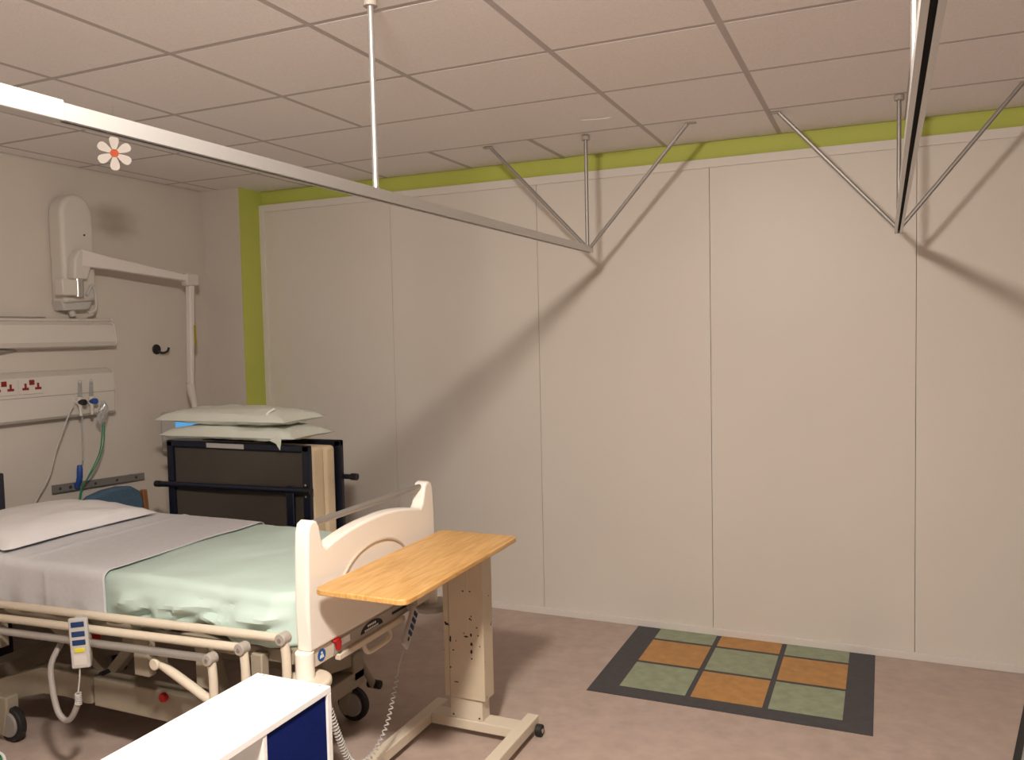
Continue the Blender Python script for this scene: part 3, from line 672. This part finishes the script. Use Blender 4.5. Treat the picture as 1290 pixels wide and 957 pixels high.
# ------------------------------------------------------------------ overbed table
t = thing('overbed_table', (1.46, -1.75, 0), 'wheeled overbed table with a wood grain top and chipped cream post', 'table')
tz = .85
ol = rounded_rect(1.287, 1.652, -2.357, -1.455, .035, 6)
MB().prism(ol, 'z', tz-.020, tz).build('table_top', 'table_wood', t, bevel=.004, seg=3)
MB().box((1.36, -2.10, tz-.034), (1.52, -1.48, tz-.021)).build('support_plate', 'cream_shaded', t, smooth=False)
px0, px1, py0, py1 = 1.342, 1.530, -1.562, -1.472
sl = MB().box((px0, py0, .165), (px1, py1, tz-.035)).build('post_sleeve', 'chipped_cream', t, bevel=.003, smooth=False)
MB().box((px0+.0255, py0-.0012, .168), (px0+.0275, py0+.002, tz-.04)).build('seam', 'cord_dark', sl, smooth=False)
MB().box((px0+.118, py0-.0012, .45), (px0+.1205, py0+.002, tz-.04)).build('seam', 'cream', sl, smooth=False)
for (dx, z, a, b) in ((.0323, .415, .0045, .0162), (.1069, .433, .0105, .0042), (.1307, .443, .0049, .0084), (.1314, .405, .0056, .0084), (.1305, .372, .0049, .0098), (.1313, .342, .0035, .0035), (.0455, .369, .0049, .0035), (.0304, .293, .0035, .0042),
                      (.0544, .233, .0105, .0028), (.133, .522, .0025, .0056), (.1334, .507, .0018, .0049), (.1292, .627, .0042, .0035), (.1584, .477, .0042, .0035), (.1634, .444, .0035, .0035), (.0117, .475, .0035, .0035), (.0596, .41, .0028, .0035), (.0972, .447, .0028, .0028)):
    n = 9; jig = [random.uniform(.65, 1.25) for _ in range(n)]
    MB().prism([(px0+dx+a*jig[k]*math.cos(2*PI*k/n), z+b*jig[k]*math.sin(2*PI*k/n)) for k in range(n)], 'y', py0-.0007, py0+.001).build('paint_chip', 'black', sl, smooth=False)
ip = MB().box((1.362, -1.552, .074), (1.512, -1.482, .18)).build('inner_post', 'cream', t, bevel=.003, smooth=False)
for x in (1.376, 1.498): MB().cyl((x, -1.5545, .087), (x, -1.550, .087), .004, n=8).build('rivet', 'black', ip)
MB().box((1.27, -1.56, .032), (1.655, -1.475, .074)).build('cross_bar', 'cream', t, bevel=.004, smooth=False)
for x in (1.243, 1.680):
    MB().box((x-.0265, -2.28, .030), (x+.0265, -1.405, .075)).build('foot_bar', 'cream', t, bevel=.004, smooth=False)
    for y in (-1.44, -2.24):
        sd = 1
        c = MB().cyl((x+sd*.0275, y, .0255), (x+sd*.055, y, .0255), .025, n=24).build('castor', 'rubber', t, bevel=.004)
        MB().cyl((x+sd*.054, y, .0255), (x+sd*.057, y, .0255), .010, n=14).build('castor_hub', 'steel', c)

# ------------------------------------------------------------------ white shelf unit
t = thing('shelf_unit', (1.47, -2.98, 0), 'low white shelf unit with one dark blue door in the foreground', 'shelf unit')
cx0, cx1, cy0, cy1, cz, th = 1.337, 1.602, -3.285, -2.692, .70, .018
MB().box((cx0, cy0, cz-th), (cx1, cy1, cz)).build('top_panel', 'white_lam', t, bevel=.0015, smooth=False)
for y in (cy0, cy1-th): MB().box((cx0, y, .0), (cx1, y+th, cz-th-.0005)).build('side_panel', 'white_lam', t, bevel=.001, smooth=False)
MB().box((cx0+.004, -2.976, .078), (cx1-.002, -2.962, cz-th-.0005)).build('divider', 'white_lam', t, bevel=.001, smooth=False)
MB().box((cx0, cy0+th, .06), (cx1, cy1-th, .078)).build('bottom_panel', 'white_lam', t, bevel=.001, smooth=False)
MB().box((cx0+.002, cy0+th, .36), (cx1-.01, -2.9765, .376)).build('shelf', 'white_lam', t, bevel=.001, smooth=False)
MB().box((cx0, cy0+th+.0005, .08), (cx0+.006, cy1-th-.0005, cz-th-.001)).build('back_panel', 'white_lam', t, smooth=False)
MB().box((cx1-.022, -2.960, .08), (cx1-.006, cy1-th-.001, cz-th-.003)).build('door', 'blue_panel', t, bevel=.001, smooth=False)
for x in (cx0+.03, cx1-.03):
    for y in (cy0+.009, cy1-.009): MB().cyl((x, y, cz-.001), (x, y, cz+.0008), .004, n=10).build('screw_cap', 'grey_plastic', t)

# ------------------------------------------------------------------ bits at the picture edges
t = thing('green_tub', (.03, -2.825, 0), 'round green plastic tub at the bottom left picture corner', 'tub')
def tub(u, v):
    a = 2*PI*u; k = .145+.03*v; return (.03+k*math.cos(a), -2.825+k*math.sin(a), .001+.19*v)
MB().grid(tub, 40, 8).build('wall', 'green_tub', t)
MB().cyl((.03, -2.825, .001), (.03, -2.825, .006), .144, n=40).build('base', 'green_tub', t)
MB().cyl((.03, -2.825, .19), (.03, -2.825, .20), .178, n=48).build('lid', 'green_tub', t, bevel=.003)
MB().tube([(.03+.186*math.cos(a), -2.825+.186*math.sin(a), .19) for a in [-PI/2+PI*k/24 for k in range(25)]], .006, 8).build('handle', 'sticker_white', t)
t = thing('floor_mat', (3.85, -1.0, 0), 'pale grey floor mat with a black edge at the bottom right picture corner', 'mat')
e0, e1 = Vector((3.66, -.15)), Vector((3.42, -1.36)); dv = (e1-e0).normalized(); nv = Vector((-dv.y, dv.x))
def quad(a, b): return [(p.x, p.y) for p in (e0+nv*a+dv*a, e1+nv*a-dv*a, e1+nv*(b-a)-dv*a, e0+nv*(b-a)+dv*a)]
MB().prism(quad(0, .7), 'z', 0, .008).build('border', 'black', t, bevel=.002, smooth=False)
MB().prism(quad(.028, .7), 'z', .004, .0095).build('pile', 'pale_grey_mat', t, smooth=False)
for o in bpy.data.objects:
    if o.parent is None and o.name.split('.')[0] in ('bedhead_light_trough', 'bedhead_trunking', 'terminal_arm', 'wall_rail', 'coat_hook', 'wall_notice', 'flowmeter', 'twin_socket'):
        o.location.x += .0015        # a hair clear of the plaster
    if '_o' in o: del o['_o']
